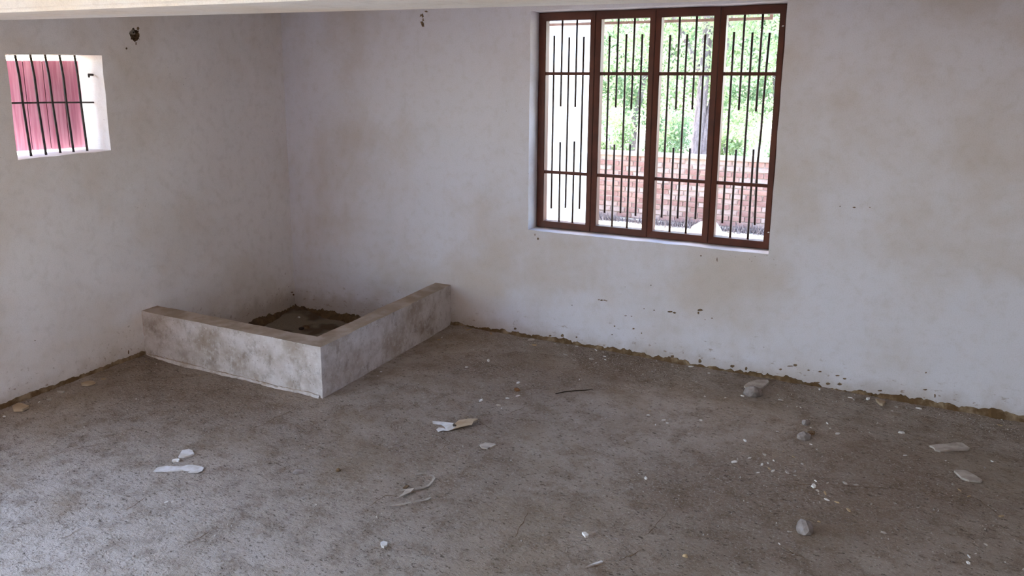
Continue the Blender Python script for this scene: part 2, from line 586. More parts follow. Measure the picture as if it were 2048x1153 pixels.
def rock(name, loc, sx, sy, sz, mat, seed, rot=0.0, parent=None, sub=2, flat=0.25):
    bm = bmesh.new()
    bmesh.ops.create_icosphere(bm, subdivisions=sub, radius=1)
    rnd = random.Random(seed)
    off = Vector((rnd.uniform(0, 50), rnd.uniform(0, 50), 0))
    for q in bm.verts:
        k = 1 + 0.32 * noise.noise(q.co * 1.3 + off) + 0.14 * noise.noise(q.co * 3.5 + off)
        q.co = q.co * k
        q.co.z = max(q.co.z, -flat)
        q.co = Vector((q.co.x * sx, q.co.y * sy, (q.co.z + flat) * sz))
    o = obj(name, bm, mat, parent)
    o.location = loc
    o.rotation_euler = (0, 0, rot)
    return o


tag(rock('mortar_lump', on_z(612, 657, PITZ), 0.03, 0.025, 0.02, 'mudpale', 3), 'pale mortar lump beside the drain hole in the corner pit', 'lump')
tag(rock('plaster_crumb', on_z(598, 636, PITZ + .04), 0.012, 0.01, 0.01, 'chip', 9), 'tiny white plaster crumb on the mud in the pit corner', 'crumb')

# ------------------------------------------------------------------ window_1: four brown barred casements
FY0, FY1 = 0.104, 0.172
bm = bmesh.new()
ex0, ex1, ez0, ez1 = 2.238, 3.862, 0.828, 2.345
for a in ((ex0, ex0 + .014, ez0, ez1), (ex1 - .014, ex1, ez0, ez1), (ex0, ex1, ez0, ez0 + .010), (ex0, ex1, ez1 - .010, ez1)):
    box(bm, a[0], a[1], FY0 + .012, FY1 + 0.01, a[2], a[3])
window_1 = struct(obj('window_1', bm, 'brown'))
window_1['label'] = 'brown metal window of four barred casements in the back wall'


def sash_frame(x0, x1, z0, z1, l, r, b, t):
    """mitred frame with a raised inner bead"""
    bm = bmesh.new()
    o = [(x0, z0), (x1, z0), (x1, z1), (x0, z1)]
    i = [(x0 + l, z0 + b), (x1 - r, z0 + b), (x1 - r, z1 - t), (x0 + l, z1 - t)]
    of = [bm.verts.new((a, FY0, c)) for a, c in o]
    i_f = [bm.verts.new((a, FY0 + .003, c)) for a, c in i]
    ob = [bm.verts.new((a, FY1, c)) for a, c in o]
    ib = [bm.verts.new((a, FY1, c)) for a, c in i]
    for k in range(4):
        m = (k + 1) % 4
        bm.faces.new((of[k], of[m], i_f[m], i_f[k]))
        bm.faces.new((ob[m], ob[k], ib[k], ib[m]))
        bm.faces.new((i_f[k], i_f[m], ib[m], ib[k]))
        bm.faces.new((of[m], of[k], ob[k], ob[m]))
    bmesh.ops.bevel(bm, geom=[e for e in bm.edges if e.verts[0].co.y < FY0 + .004 and e.verts[1].co.y < FY0 + .004 and e.calc_length() > .1], offset=0.003, segments=2, affect='EDGES')
    return bm


seams = [(2.244, 2.653, .050, .036), (2.656, 3.062, .039, .037), (3.065, 3.472, .036, .040), (3.475, 3.856, .034, .036)]
ZX = (1.931, 1.236)
for si, (x0, x1, l, r) in enumerate(seams):
    sash = obj('sash', sash_frame(x0, x1, 0.834, 2.340, l, r, .044, .050), 'brown', window_1)
    ix0, ix1 = x0 + l, x1 - r
    for zc in ZX:
        obj('crossbar', bevel(boxm(ix0 - .004, ix1 + .004, .118, .138, zc - .011, zc + .011), .002), 'brown', sash)
    wdt = ix1 - ix0
    fr5 = [.155, .325, .50, .665, .825]
    rnd = random.Random(40 + si)
    for bi, f in enumerate(fr5):
        bx = ix0 + wdt * f + rnd.uniform(-.004, .004)
        sp = [(2.185, 0.975)] if bi % 2 == 0 else [(2.292, 1.700), (1.455, 0.876)]
        for (zt, zb) in sp:
            zt2 = zt + (rnd.uniform(-.008, .008) if zt < 2.29 else 0)
            zb2 = zb + (rnd.uniform(-.008, .008) if zb > .88 else 0)
            bm = bmesh.new()
            dx = rnd.uniform(-.003, .003)
            bend = 0.010 if (si == 3 and bi == 4) else 0.0
            ps = []
            for k in range(7):
                t = k / 6
                ps.append((bx + dx * t - bend * math.sin(t * 3.1) - (.008 if bend and t > .55 else 0), .140, zt2 + (zb2 - zt2) * t))
            tube(bm, ps, [.0072] * 7, 8)
            obj('bar', bm, 'bar', sash, smooth=True)
    # small screw / rivet heads
    if si == 3:
        for (u, v_) in ((1566, 53), (1537, 466)):
            q = on_y(u, v_, FY0 - .001)
            s = rock('screw', q, .006, .004, .006, 'chip', 5, parent=sash, sub=1)

# ------------------------------------------------------------------ window_2: small barred opening with a maroon plank shutter standing ajar
window_2 = struct(empty('window_2', (-TH / 2, (LY0 + LY1) / 2, LZ0)))
window_2['label'] = 'small barred window with a maroon plank shutter in the left wall'
xb = -0.12
bars_y = [(-2.193, -2.165), (-2.099, -2.068), (-2.004, -1.972), (-1.908, -1.880), (-1.805, -1.782)]
for k, (yt, ybm) in enumerate(bars_y):
    bm = bmesh.new()
    tube(bm, [(xb, yt, LZ1 + .01), (xb, yt + (ybm - yt) * .33 + .002, 1.93), (xb, (yt + ybm) / 2, 1.76), (xb, ybm, LZ0 - .01)], [.0075] * 4, 8)
    obj('bar', bm, 'iron', window_2, smooth=True)
bm = bmesh.new()
tube(bm, [(xb - .004, LY0 - .02, 1.781), (xb - .004, -2.0, 1.772), (xb - .004, LY1 + 0.01, 1.760)], [.0055] * 3, 8)
obj('crossbar', bm, 'iron', window_2, smooth=True)
# shutter: hinged on the far jamb, swung a little outwards
hx, hy = -TH - 0.03, -1.665
ang = math.radians(26)
def shut(s, t, z):      # s along the leaf from the hinge, t outwards through its thickness
    return (hx - math.sin(ang) * s - math.cos(ang) * t, hy - math.cos(ang) * s + math.sin(ang) * t, z)


def shut_box(s0, s1, t0, t1, z0, z1):
    bm = bmesh.new()
    v = [bm.verts.new(shut(s, t, z)) for z in (z0, z1) for (s, t) in ((s0, t0), (s1, t0), (s1, t1), (s0, t1))]
    for f in ((0, 3, 2, 1), (4, 5, 6, 7), (0, 1, 5, 4), (1, 2, 6, 5), (2, 3, 7, 6), (3, 0, 4, 7)):
        bm.faces.new([v[i] for i in f])
    bmesh.ops.recalc_face_normals(bm, faces=bm.faces)
    return bm


sh0, sh1 = 1.458, 2.028
bm = shut_box(0.0, 0.66, 0.020, 0.026, sh0 + .004, sh1 - .004)
shutter = obj('shutter', bm, 'shutter', window_2)
for k in range(6):
    obj('plank', bevel(shut_box(.11 * k + .0015, .11 * (k + 1) - .0015, 0.0, 0.021, sh0, sh1), .003), 'shutter', shutter)
bm = bmesh.new()
q = on_x(186, 150, -.10)
tube(bm, [(-.10, LY1 + .012, q.z), (-.10, LY1 - .035, q.z + .002), (-.085, LY1 - .045, q.z - .012)], [.007, .008, .006], 8)
obj('hook', bm, 'iron', window_2, smooth=True)

tag(obj('sunshade', bevel(boxm(-TH - .44, -TH + .01, -2.6, -1.3, 2.20, 2.27), .004), 'extwall'), 'added unseen sun-blocking slab outside over the small maroon-shuttered window', 'sunshade')  # added unseen slab, keeps a sun streak from passing above the shutter

# ------------------------------------------------------------------ scars broken into the plaster
bm_o = rock('mortar_plug', (-0.024, hc.y - .010, hc.z + .004), .022, .026, .028, 'mortar', 11, parent=wall_left)
bm = bmesh.new()
q = on_x(268, 65, 0)
tube(bm, [(-.03, q.y, q.z), (-.001, q.y, q.z)], [.005, .006], 8)
obj('conduit_hole', bm, 'dark', wall_left)


def scar(px, plane, depth, mat, parent, name='plaster_scar'):
    """a thin broken patch on a wall, traced on the wall plane"""
    pts = [(on_y(u, v_, 0) if plane == 'y' else on_x(u, v_, 0)) for u, v_ in px]
    bm = bmesh.new()
    nrm = Vector((0, -1, 0)) if plane == 'y' else Vector((1, 0, 0))
    c = sum(pts, Vector()) / len(pts)
    front = [bm.verts.new(c + (p - c) * .82 + nrm * depth) for p in pts]
    back = [bm.verts.new(p - nrm * .002) for p in pts]
    bm.faces.new(front)
    bridge(bm, back, front)
    bmesh.ops.recalc_face_normals(bm, faces=bm.faces)
    bmesh.ops.triangulate(bm, faces=bm.faces)
    return obj(name, bm, mat, parent)


for px in ([(840, 43), (845, 42), (848, 46), (849, 54), (844, 54), (842, 48)], [(839, 35), (841, 28), (843, 29), (846, 26), (848, 34), (845, 36), (843, 31)],
           [(845, 37), (847, 36), (848, 42), (845, 43)], [(848, 22), (853, 21), (857, 24), (852, 25)]):
    scar(px, 'y', .002, 'scar', wall_back)
spots = [(1198, 600, 3, 1.2), (1203, 601, 3, 1.5), (1209, 601, 3, 1.2), (1213, 602, 2, 1), (1288, 618, 1.5, 1.2), (1308, 621, 2, 1.2), (1340, 624, 5, 1.8), (1349, 626, 4, 2), (1251, 632, 3, 1), (1263, 633, 2, 1),
         (1267, 658, 2.5, 2), (1283, 667, 1.5, 1.5), (1224, 670, 2, 1), (1400, 621, 6, 2.5), (1397, 626, 2, 3), (1424, 637, 2, 1.6), (1410, 640, 1.2, 1), (1144, 611, 1.2, 1), (1302, 571, 1.2, 1), (1229, 653, 2, 1.5),
         (1708, 415, 4, 1.5), (1740, 415, 2, 1), (1680, 413, 1.5, 1), (1434, 520, 1.2, 5), (1402, 512, 2, 1.5), (1076, 478, 2, 3), (1070, 470, 1, 3), (1125, 672, 3.5, 3.5), (1153, 675, 2, 1.6), (1030, 658, 3, 2.5),
         (1400, 723, 4, 4.5), (1345, 713, 4, 3), (1465, 733, 5, 3), (1492, 738, 3, 4), (1590, 731, 4, 3), (1561, 739, 3, 2), (1617, 741, 3, 1.6), (1640, 744, 5, 1.5), (1656, 768, 6, 3), (1679, 769, 5, 3), (1690, 758, 4, 2),
         (1720, 782, 6, 2), (1760, 782, 5, 2), (1635, 766, 5, 2), (1675, 752, 5, 1.5), (1580, 733, 8, 1.2), (1630, 792 - 26, 3, 2), (1870, 792, 2, 5), (1850, 780, 4, 1.5), (1852, 746, 2, 2), (1900, 810, 8, 1.5), (940, 670, 3, 2), (1100, 672, 3, 2)]
rnd = random.Random(3)
for k, (u, v_, ru, rv) in enumerate(spots):
    pts = [(u + ru * (1 + rnd.uniform(-.3, .3)) * math.cos(a), v_ + rv * (1 + rnd.uniform(-.3, .3)) * math.sin(a)) for a in [2 * math.pi * i / 8 for i in range(8)]]
    scar(pts, 'y', .0015, 'scar', wall_back)
for (u, v_, ru, rv) in ((584, 585, 3, 1.2), (587, 590, 2, 2), (276, 57, 3, 4), (272, 87, 1.2, 4), (253, 97, 2, 2.5), (257, 705, 1.5, 5), (70, 682, 1.5, 1)):
    pts = [(u + ru * math.cos(a), v_ + rv * math.sin(a)) for a in [2 * math.pi * i / 8 for i in range(8)]]
    scar(pts, 'x', .0015, 'scar', wall_left)

# ------------------------------------------------------------------ rubbish on the floor
def zf(x, y):
    return floor_height(x, y)


def plate(name, px, mat, thick=0.006, lift=None, parent=None, bow=0.004, seed=0):
    """a flat broken piece: outline on the floor, real thickness, slightly bowed"""
    pts = [on_z(u, v_, 0.006) for u, v_ in px]
    c = sum(pts, Vector()) / len(pts)
    if parent is None:
        base = Vector((c.x, c.y, zf(c.x, c.y)))
    else:
        base = Vector(parent.location)
    R_ = max((p - c).length for p in pts)
    bm = bmesh.new()

    def zz(p):
        r = (p - c).length / R_
        z = 0.001 + bow * (r * r) * (0.5 + 0.5 * noise.noise(p * 14 + Vector((seed, 0, 0))))
        if lift:
            z += lift(p)
        return z
    ring_t, ring_b, ring_i = [], [], []
    for p in pts:
        z = zz(p)
        q = Vector((p.x, p.y, 0)) - Vector((base.x, base.y, 0))
        qi = Vector((c.x, c.y, 0)) - Vector((base.x, base.y, 0))
        ring_b.append(bm.verts.new(q + Vector((0, 0, z))))
        ring_t.append(bm.verts.new(q + Vector((0, 0, z + thick))))
    bmesh.ops.triangle_fill(bm, use_beauty=True, edges=[bm.edges.new((ring_t[i], ring_t[(i + 1) % len(pts)])) for i in range(len(pts))])
    bmesh.ops.triangle_fill(bm, use_beauty=True, edges=[bm.edges.new((ring_b[i], ring_b[(i + 1) % len(pts)])) for i in range(len(pts))])
    bridge(bm, ring_b, ring_t)
    bmesh.ops.recalc_face_normals(bm, faces=bm.faces)
    me = bpy.data.meshes.new(name)
    bm.to_mesh(me)
    bm.free()
    me.materials.append(M[mat])
    o = bpy.data.objects.new(name, me)
    col.objects.link(o)
    if parent:
        o.parent = parent
    else:
        o.location = base
    return o


def crop(x0, y0, s, pts):
    return [(x0 + a / s, y0 + b / s) for a, b in pts]


# torn sheet: a white end and a tan flap that stands clear of the floor
A_white = crop(850, 820, 12.81, [(190, 270), (430, 285), (600, 320), (740, 350), (700, 390), (730, 440), (790, 445), (720, 490), (590, 520), (470, 500), (340, 545), (290, 480), (350, 430), (470, 440), (545, 485), (500, 410), (420, 350), (330, 345), (200, 330)])
A_tan = crop(850, 820, 12.81, [(740, 350), (775, 360), (860, 300), (1110, 285), (1340, 300), (1360, 320), (1250, 360), (1200, 450), (1140, 440), (900, 460), (720, 490), (790, 445), (812, 400), (770, 362)])
ca = on_z(905, 850, 0)
sheet = tag(empty('torn_sheet', (ca.x, ca.y, zf(ca.x, ca.y))), 'torn two-tone sheet, white at one end with a raised tan flap', 'torn sheet')
ea, eb = on_z(890, 855, 0), on_z(945, 848, 0)
dirv = (eb - ea).normalized()
lift_a = lambda p: 0.022 * max(0.0, min(1.0, (p - ea).dot(dirv) / (eb - ea).length))
plate('white_end', A_white, 'shard', .003, lift_a, sheet, .005, 1)
plate('tan_flap', A_tan, 'tan', .003, lift_a, sheet, .004, 2)

shards = [
    ('plaster_shard', crop(850, 820, 12.81, [(1400, 890), (1550, 830), (1780, 850), (1820, 880), (1680, 950), (1640, 945), (1600, 975), (1450, 950)]), 'sharddull', .007, 'pale notched plaster shard just beyond the torn two-tone sheet towards the open floor'),
    ('plaster_shard', crop(290, 880, 14.41, [(960, 490), (1020, 400), (1060, 320), (1260, 275), (1370, 310), (1395, 370), (1420, 395), (1280, 460), (1130, 490)]), 'shard', .009, 'bright white five-sided plaster shard next to the long pale strip'),
    ('paper_roll', crop(290, 880, 14.41, [(780, 590), (850, 560), (980, 545), (990, 580), (960, 605), (900, 603), (800, 620)]), 'chip', .009, 'tiny white curled scrap between the white shard and the long pale strip'),
    ('pale_strip', crop(290, 880, 14.41, [(235, 900), (340, 790), (600, 740), (1060, 750), (1250, 700), (1450, 720), (1600, 750), (1700, 790), (1640, 880), (1520, 930), (1240, 930), (1300, 890), (1090, 860), (1000, 880), (650, 900), (350, 900)]), 'shard', .003, 'long pale paper-thin strip with a rounded end lying flat on cement'),
    ('board_scrap', crop(1536, 700, 3.977, [(1285, 760), (1350, 750), (1430, 745), (1500, 735), (1545, 740), (1605, 780), (1590, 790), (1480, 790), (1370, 803), (1330, 795), (1320, 778)]), 'sharddull', .009, 'flat grey-brown board scrap with one ragged end and one cut end'),
    ('plaster_shard', crop(1536, 700, 3.977, [(1480, 965), (1500, 958), (1570, 960), (1640, 995), (1705, 1040), (1690, 1048), (1600, 1040), (1540, 1020)]), 'sharddull', .010, 'leaf-shaped dusty plaster shard with pale edges, near the ragged board scrap'),
    ('plaster_shard', crop(0, 660, 3.977, [(645, 435), (690, 418), (740, 418), (760, 432), (700, 450), (655, 448)]), 'tan', .010, 'oval pale shard lying near the foot of the left wall'),
    ('mortar_flake', crop(0, 660, 3.977, [(100, 630), (130, 605), (170, 600), (235, 625), (180, 650), (110, 650)]), 'tan', .016, 'lumpy tan mortar flake against the foot of the left wall'),
    ('plaster_shard', crop(0, 660, 3.977, [(455, 495), (515, 495), (500, 508), (465, 508)]), 'sharddull', .008, 'small four-cornered grey flake by the left wall, beside the oval shard'),
    ('plaster_shard', crop(1470, 740, 7.206, [(130, 250), (200, 190), (320, 160), (470, 165), (490, 195), (400, 270), (330, 290), (150, 270)]), 'sharddull', .012, 'broad flat brown slab leaning behind the rounded grey stone at the back wall'),
    ('plaster_shard', crop(1470, 740, 7.206, [(1035, 915), (1090, 890), (1155, 905), (1140, 925), (1060, 940)]), 'scar', .014, 'dark broken flake touching the pale flat stone'),
    ('plaster_shard', [(761 + 0, 1086), (767, 1083), (775, 1085), (774, 1091), (768, 1094), (763, 1092)], 'shard', .010, 'single white plaster chip alone on the bare cement near the flaking crust'),
    ('plaster_shard', crop(1000, 860, 3.936, [(645, 815), (670, 810), (698, 828), (690, 840), (672, 842)]), 'chip', .010, 'single white angular chip alone on the middle of the cement floor'),
    ('plaster_shard', crop(1000, 860, 3.936, [(675, 1078), (730, 1050), (800, 1025), (810, 1038), (750, 1055)]), 'shard', .006, 'slender white curved shard with a pointed tail on the open floor'),
    ('plaster_shard', crop(1536, 700, 3.977, [(855, 405), (900, 415), (935, 430), (910, 450), (885, 440)]), 'tan', .014, 'tan wedge-shaped flake standing at the foot of the back wall'),
]
for k, (nm, px, mt, th, lb) in enumerate(shards):
    o = plate(nm, px, mt, th, seed=k * 3.7)
    tag(o, lb, nm.split('_')[-1])

# flaking crust: cement skin curled up in strips
cc = on_z(825, 985, 0)
crust = tag(empty('flaking_crust', (cc.x, cc.y, zf(cc.x, cc.y))), 'patch of flaking cement crust with curled strips on the open floor', 'crust')
S = 10.483
for k, (px, rise) in enumerate([([(160, 670), (330, 620), (520, 615), (690, 600), (820, 550), (900, 470), (950, 390), (910, 330), (830, 320), (900, 350), (880, 440), (800, 520), (680, 570), (520, 600), (330, 640)], .008),
                                ([(80, 855), (200, 800), (300, 740), (430, 690), (520, 620), (420, 620), (320, 650), (250, 730), (180, 800)], .012),
                                ([(-20, 985), (200, 955), (430, 925), (430, 905), (200, 935), (0, 965)], .010),
                                ([(480, 915), (640, 880), (800, 840), (870, 800), (830, 795), (700, 840), (560, 875)], .009),
                                ([(530, 340), (560, 290), (640, 275), (720, 290), (640, 300), (570, 315)], .006)]):
    lf = lambda p, r=rise: r * .5
    plate('strip', crop(780, 920, S, px), 'sharddull', .004, lf, crust, rise, k)
plate('dark_patch', crop(780, 920, S, [(265, 575), (330, 520), (400, 520), (340, 590)]), 'scar', .004, None, crust, .002, 8)

# stones
stones = [((1505, 786), .055, .045, .055, 'stone', 'rounded grey stone near the foot of the back wall'),
          ((1607, 872), .038, .030, .030, 'stone', 'pale flat stone with a dark flake touching it'),
          ((1612, 844), .026, .020, .026, 'stone', 'small grey pebble above the pale flat stone, with a rusty tip'),
          ((1610, 1056), .048, .036, .040, 'stone', 'dark grey rounded stone alone on the open floor'),
          ((676, 936), 0.016, .012, .012, 'scar', 'small dark pebble on the bluish cement'),
          ((1034, 776), .022, .017, .014, 'rustchip', 'rust-coloured brick crumb among white chips'),
          ((1371, 1107), .011, .009, .011, 'chiptan', 'single tan pebble on the open cement floor'),
          ((1395, 727), .018, .016, .020, 'mud', 'brown mud lump stuck at the foot of the back wall')]
for k, (uv, a, b, c_, mt, lb) in enumerate(stones):
    p = on_z(*uv, .012)
    p.z = zf(p.x, p.y) - .003
    tag(rock('stone' if mt in ('stone',) else 'pebble', p, a, b, c_, mt, 20 + k, .5 * k), lb, 'stone')
p = on_z(597, 941, .004)
p.z = zf(p.x, p.y)
tag(rock('grey_wad', p, 0.03, .022, .008, 'stone', 61, .3), 'flat crumpled grey wad on the bluish cement', 'wad')

# a thin twig
bm = bmesh.new()
pts = [on_z(u, v_, .006) for u, v_ in ((1111, 790), (1130, 786), (1150, 784), (1170, 783), (1186, 781))]
c = Vector((pts[2].x, pts[2].y, zf(pts[2].x, pts[2].y)))
tube(bm, [p - c + Vector((0, 0, .006)) for p in pts], [.003, .004, .004, .0035, .002], 6)
o = obj('twig', bm, 'dark')
o.location = c
tag(o, 'thin dark twig lying on the floor in front of the back wall', 'twig')

# small chips: a few prototypes, copied
def chip_mesh(seed, kind):
    rnd = random.Random(seed)
    bm = bmesh.new()
    n = rnd.choice((5, 6, 7))
    el = rnd.uniform(.45, .9)
    pts = []
    for k in range(n):
        a = 2 * math.pi * (k + rnd.uniform(-.25, .25)) / n
        r = rnd.uniform(.75, 1.1)
        pts.append(Vector((math.cos(a) * r, math.sin(a) * r * el, 0)))
    lo_ = [bm.verts.new(p) for p in pts]
    hi_ = [bm.verts.new(p * rnd.uniform(.7, .95) + Vector((0, 0, rnd.uniform(.35, .7)))) for p in pts]
    bm.faces.new(lo_[::-1])
    bm.faces.new(hi_)
    bridge(bm, lo_, hi_)
    me = bpy.data.meshes.new('chip')
    bm.to_mesh(me)
    bm.free()
    return me


protos = {}
for mt in ('chip', 'sharddull', 'chiptan'):
    protos[mt] = []
    for k in range(5):
        me = chip_mesh(k * 7 + len(mt), mt)
        me.materials.append(M[mt])
        protos[mt].append(me)
GROUPS = {
    'K': ('chip on the floor close to the low kerb wall', 'chips by the kerb wall'),
    'B': ('plaster chip lying along the foot of the back wall', 'chips along the back wall'),
    'S': ('plaster chip among the scattered rubble around the flat stones', 'chips around the stones'),
    'O': ('chip on the open cement floor between kerb and window', 'chips on the open floor'),
    'L': ('chip on the floor near the left wall', 'chips by the left wall'),
    'R': ('chip on the floor around the ragged board scrap', 'chips around the board scrap'),
}
chips = """K 884 674 2 W;K 878 679 3 T;K 930 658 2.5 T;K 937 661 4 T;K 942 660 2.5 T;K 982 669 5 T;K 762 742 2 W;K 756 750 2 W;K 721 768 2.5 D;K 555 789 2.5 D;K 933 734 2.5 W;
B 1062 682 6 D;B 1069 691 4 T;B 1110 690 1.5 W;B 1154 695 3 W;B 1192 703 4 W;B 1131 710 4 D;B 1183 719 4 D;B 1209 714 2.5 W;B 1210 720 3 W;B 1192 726 2 W;B 977 721 5 W;B 1136 693 1.5 W;B 1240 708 2 W;B 1345 731 2 W;B 1329 724 2 W;B 1417 747 2.5 W;B 1382 735 4 W;B 1639 781 4 W;B 1701 797 4 W;B 1708 800 4 D;B 1736 800 5 W;B 1792 814 3.5 D;B 1813 816 4 D;B 1836 818 5 W;B 1879 829 2 W;B 1784 821 2 W;B 1561 799 4 D;B 1484 790 4 W;B 1451 794 2.5 W;B 1410 791 2 W;B 1940 838 3 D;B 2000 851 4 T;
O 1159 759 2.5 W;O 1168 748 1.5 T;O 1036 764 4.5 W;O 1036 790 5 W;O 1015 795 3 W;O 962 800 5 W;O 996 809 4 D;O 1003 815 3 W;O 1296 828 3.5 W;O 1300 819 2 T;O 1328 838 5 W;O 1335 844 2.5 W;O 1311 847 3 W;O 1402 838 3 W;O 1340 836 3 D;O 1292 956 4 W;O 1278 946 1.5 W;O 1040 880 2 D;O 1155 838 3 D;O 430 1071 3 W;O 333 1003 3.5 W;O 345 1003 3.5 W;O 1490 880 5 W;O 1066 897 2 D;O 800 1010 3 D;O 632 1008 2 W;O 1250 880 1.5 W;
S 1575 811 2 W;S 1594 812 2.5 W;S 1601 813 2 W;S 1622 854 2.2 W;S 1622 888 2.2 W;S 1654 845 4 W;S 1661 855 2.5 W;S 1676 866 5 W;S 1555 862 2.5 W;S 1566 902 2 T;S 1529 908 4 D;S 1499 915 3.5 W;S 1468 923 6 W;S 1475 916 3 D;S 1524 928 4 W;S 1536 925 3.5 W;S 1547 920 3.5 W;S 1587 913 3 T;S 1605 927 3.5 D;S 1539 936 3.5 T;S 1546 941 4.5 W;S 1516 944 3.5 W;S 1575 944 5 D;S 1590 950 3 D;S 1631 961 3 W;S 1627 971 6 W;S 1650 985 6 T;S 1655 965 4 D;S 1690 965 4.5 D;S 1713 969 4 D;S 1635 980 4 D;S 1654 998 4 W;S 1640 1003 3 D;S 1674 1003 4 T;S 1697 1019 5 T;S 1743 1007 4 D;S 1767 1064 5 D;S 1638 1042 3.5 T;S 1580 1062 4 D;S 1553 1044 2.5 W;S 1559 1086 3 W;S 1586 1108 3 D;S 1582 1100 3 D;
R 1804 863 6 W;R 1811 909 4 W;R 1892 920 2 W;R 1985 921 3 W;R 1970 934 3.5 D;R 1919 978 4.5 T;R 1939 990 4 T;R 2003 1030 5 T;R 1877 1019 3.5 W;R 1868 1016 3 D;R 1939 1111 5 W;R 1937 1123 5 W;R 1952 1105 2.5 W;R 1972 1086 4 D;R 1900 942 3 D;R 1905 966 4 D;R 1790 1005 3 D;R 1836 1013 3 D;
L 400 748 2 T;L 329 735 1.5 T;L 292 723 2.5 T;L 206 759 4 T;L 168 853 2 W;L 375 820 1.5 W;L 78 805 2.5 W;L 98 800 5 D;L 8 833 3 W;L 300 903 3 D;L 104 886 3 D;L 66 883 4 D;L 85 940 3 D;L 136 941 2.5 W"""
KEEP = []
for o_ in list(col.objects):
    if o_.parent is None and o_.get('category') and o_.type in ('MESH', 'EMPTY') and o_.name.split('.')[0] not in ('low_wall',):
        KEEP.append((o_.location.x, o_.location.y, .13))
rnd = random.Random(12)
for ent in chips.replace('\n', '').split(';'):
    gk, u, v_, s, c_ = ent.split()
    u, v_, s = float(u), float(v_), float(s)
    p = on_z(u, v_, .003)
    size = s * (p - CAM).dot(FWD) / FPX
    me = rnd.choice(protos[{'W': 'chip', 'T': 'chiptan', 'D': 'sharddull'}[c_]])
    o = bpy.data.objects.new('plaster_chip', me)
    col.objects.link(o)
    o.location = (p.x, p.y, zf(p.x, p.y) - .0008)
    o.rotation_euler = (0, 0, rnd.uniform(0, 6.28))
    o.scale = (size * 1.45, size * rnd.uniform(.55, 1.05), size * .85)
    cw = {'W': 'white', 'T': 'tan', 'D': 'dull grey'}[c_]
    tag(o, 'small ' + cw + ' ' + GROUPS[gk][0], 'chip', cw + ' ' + GROUPS[gk][1])
    KEEP.append((p.x, p.y, size * 2.2))

# grit: crumbs too many and too small to count
bm = bmesh.new()
rnd = random.Random(5)
def grit(x, y, s):
    z = zf(x, y) - .3 * s
    a0 = rnd.uniform(0, 6.28)
    b_ = [bm.verts.new((x + s * math.cos(a0 + k * 2.09) * rnd.uniform(.7, 1.3), y + s * math.sin(a0 + k * 2.09) * rnd.uniform(.7, 1.3), z)) for k in range(3)]
    t_ = bm.verts.new((x + rnd.uniform(-.3, .3) * s, y + rnd.uniform(-.3, .3) * s, z + s * rnd.uniform(.8, 1.4)))
    for k in range(3):
        bm.faces.new((b_[k], b_[(k + 1) % 3], t_))
for k in range(15000):
    x, y = rnd.uniform(0.05, XR - .1), -rnd.uniform(0.02, 5.0) if k % 3 else -abs(rnd.gauss(0, .25)) - .02
    if x < PX + .07 and y > -PY - .07:
        continue
    if noise.noise(Vector((x * 1.7, y * 1.7, 2))) < rnd.uniform(-.6, .3):
        continue
    if any((x - a) ** 2 + (y - b) ** 2 < c_ * c_ for a, b, c_ in KEEP):
        continue
    grit(x, y, rnd.uniform(.002, .0062) * (1.6 if rnd.random() < .06 else 1))
g_ = tag(obj('floor_grit', bm, 'sharddull'), 'loose grey-brown grit and crumbs strewn over the cement floor', 'grit')
g_['kind'] = 'stuff'

# cracks in the cement skin
cracks = [[(500, 860), (530, 848), (560, 833), (585, 822), (606, 811)], [(1060, 810), (1040, 818), (1010, 830)], [(1290, 1070), (1305, 1060), (1320, 1040), (1332, 1025)], [(1240, 1120), (1262, 1110), (1285, 1098)],
          [(1530, 975), (1620, 968), (1700, 972), (1790, 978), (1890, 986)], [(100, 912), (130, 902), (170, 893), (195, 888)], [(250, 1020), (262, 1014), (285, 1000), (292, 994)], [(740, 1012), (770, 990), (800, 992)],
          [(870, 868), (900, 885), (880, 900)], [(1920, 985), (1960, 1000), (2010, 1036)], [(1560, 1090), (1590, 1108), (1620, 1122)], [(210, 812), (225, 810), (240, 803), (248, 800)], [(370, 1090), (395, 1078), (420, 1062)],
          [(120, 1078), (140, 1070), (165, 1055)], [(990, 862), (970, 850), (955, 838)], [(1030, 1075), (1045, 1045), (1056, 1020)]]
rnd = random.Random(8)
for cr in cracks:
    P = [on_z(u, v_, 0) for u, v_ in cr]
    pts = []
    for a, b in zip(P, P[1:]):
        n = max(2, int((b - a).length / .02))
        for i in range(n):
            q = a.lerp(b, i / n)
            q += Vector((rnd.uniform(-1, 1), rnd.uniform(-1, 1), 0)) * .005
            pts.append(q)
    pts.append(P[-1])
    bm = bmesh.new()
    prev = None
    for i, q in enumerate(pts):
        d = (pts[min(i + 1, len(pts) - 1)] - pts[max(i - 1, 0)]).normalized()
        s_ = Vector((-d.y, d.x, 0))
        wd = (.0016 + .0014 * noise.noise(q * 30)) * math.sin(math.pi * (i + .5) / len(pts)) ** .4
        pair = [bm.verts.new((e.x, e.y, zf(e.x, e.y) + .0012)) for e in (q + s_ * wd, q - s_ * wd)]
        if prev:
            bm.faces.new((prev[0], prev[1], pair[1], pair[0]))
        prev = pair
    bmesh.ops.recalc_face_normals(bm, faces=bm.faces)
    obj('crack', bm, 'scar', floor)

# ------------------------------------------------------------------ outdoors
GZ = -0.5
bm = bmesh.new()
N = 40
g = [[bm.verts.new((-26 + 56 * i / N, -26 + 56 * j / N, GZ + (.05 * noise.noise(Vector((i * .7, j * .7, 0)))))) for i in range(N + 1)] for j in range(N + 1)]
for j in range(N):
    for i in range(N):
        bm.faces.new((g[j][i], g[j][i + 1], g[j + 1][i + 1], g[j + 1][i]))
struct(obj('ground', bm, 'ground', smooth=True))

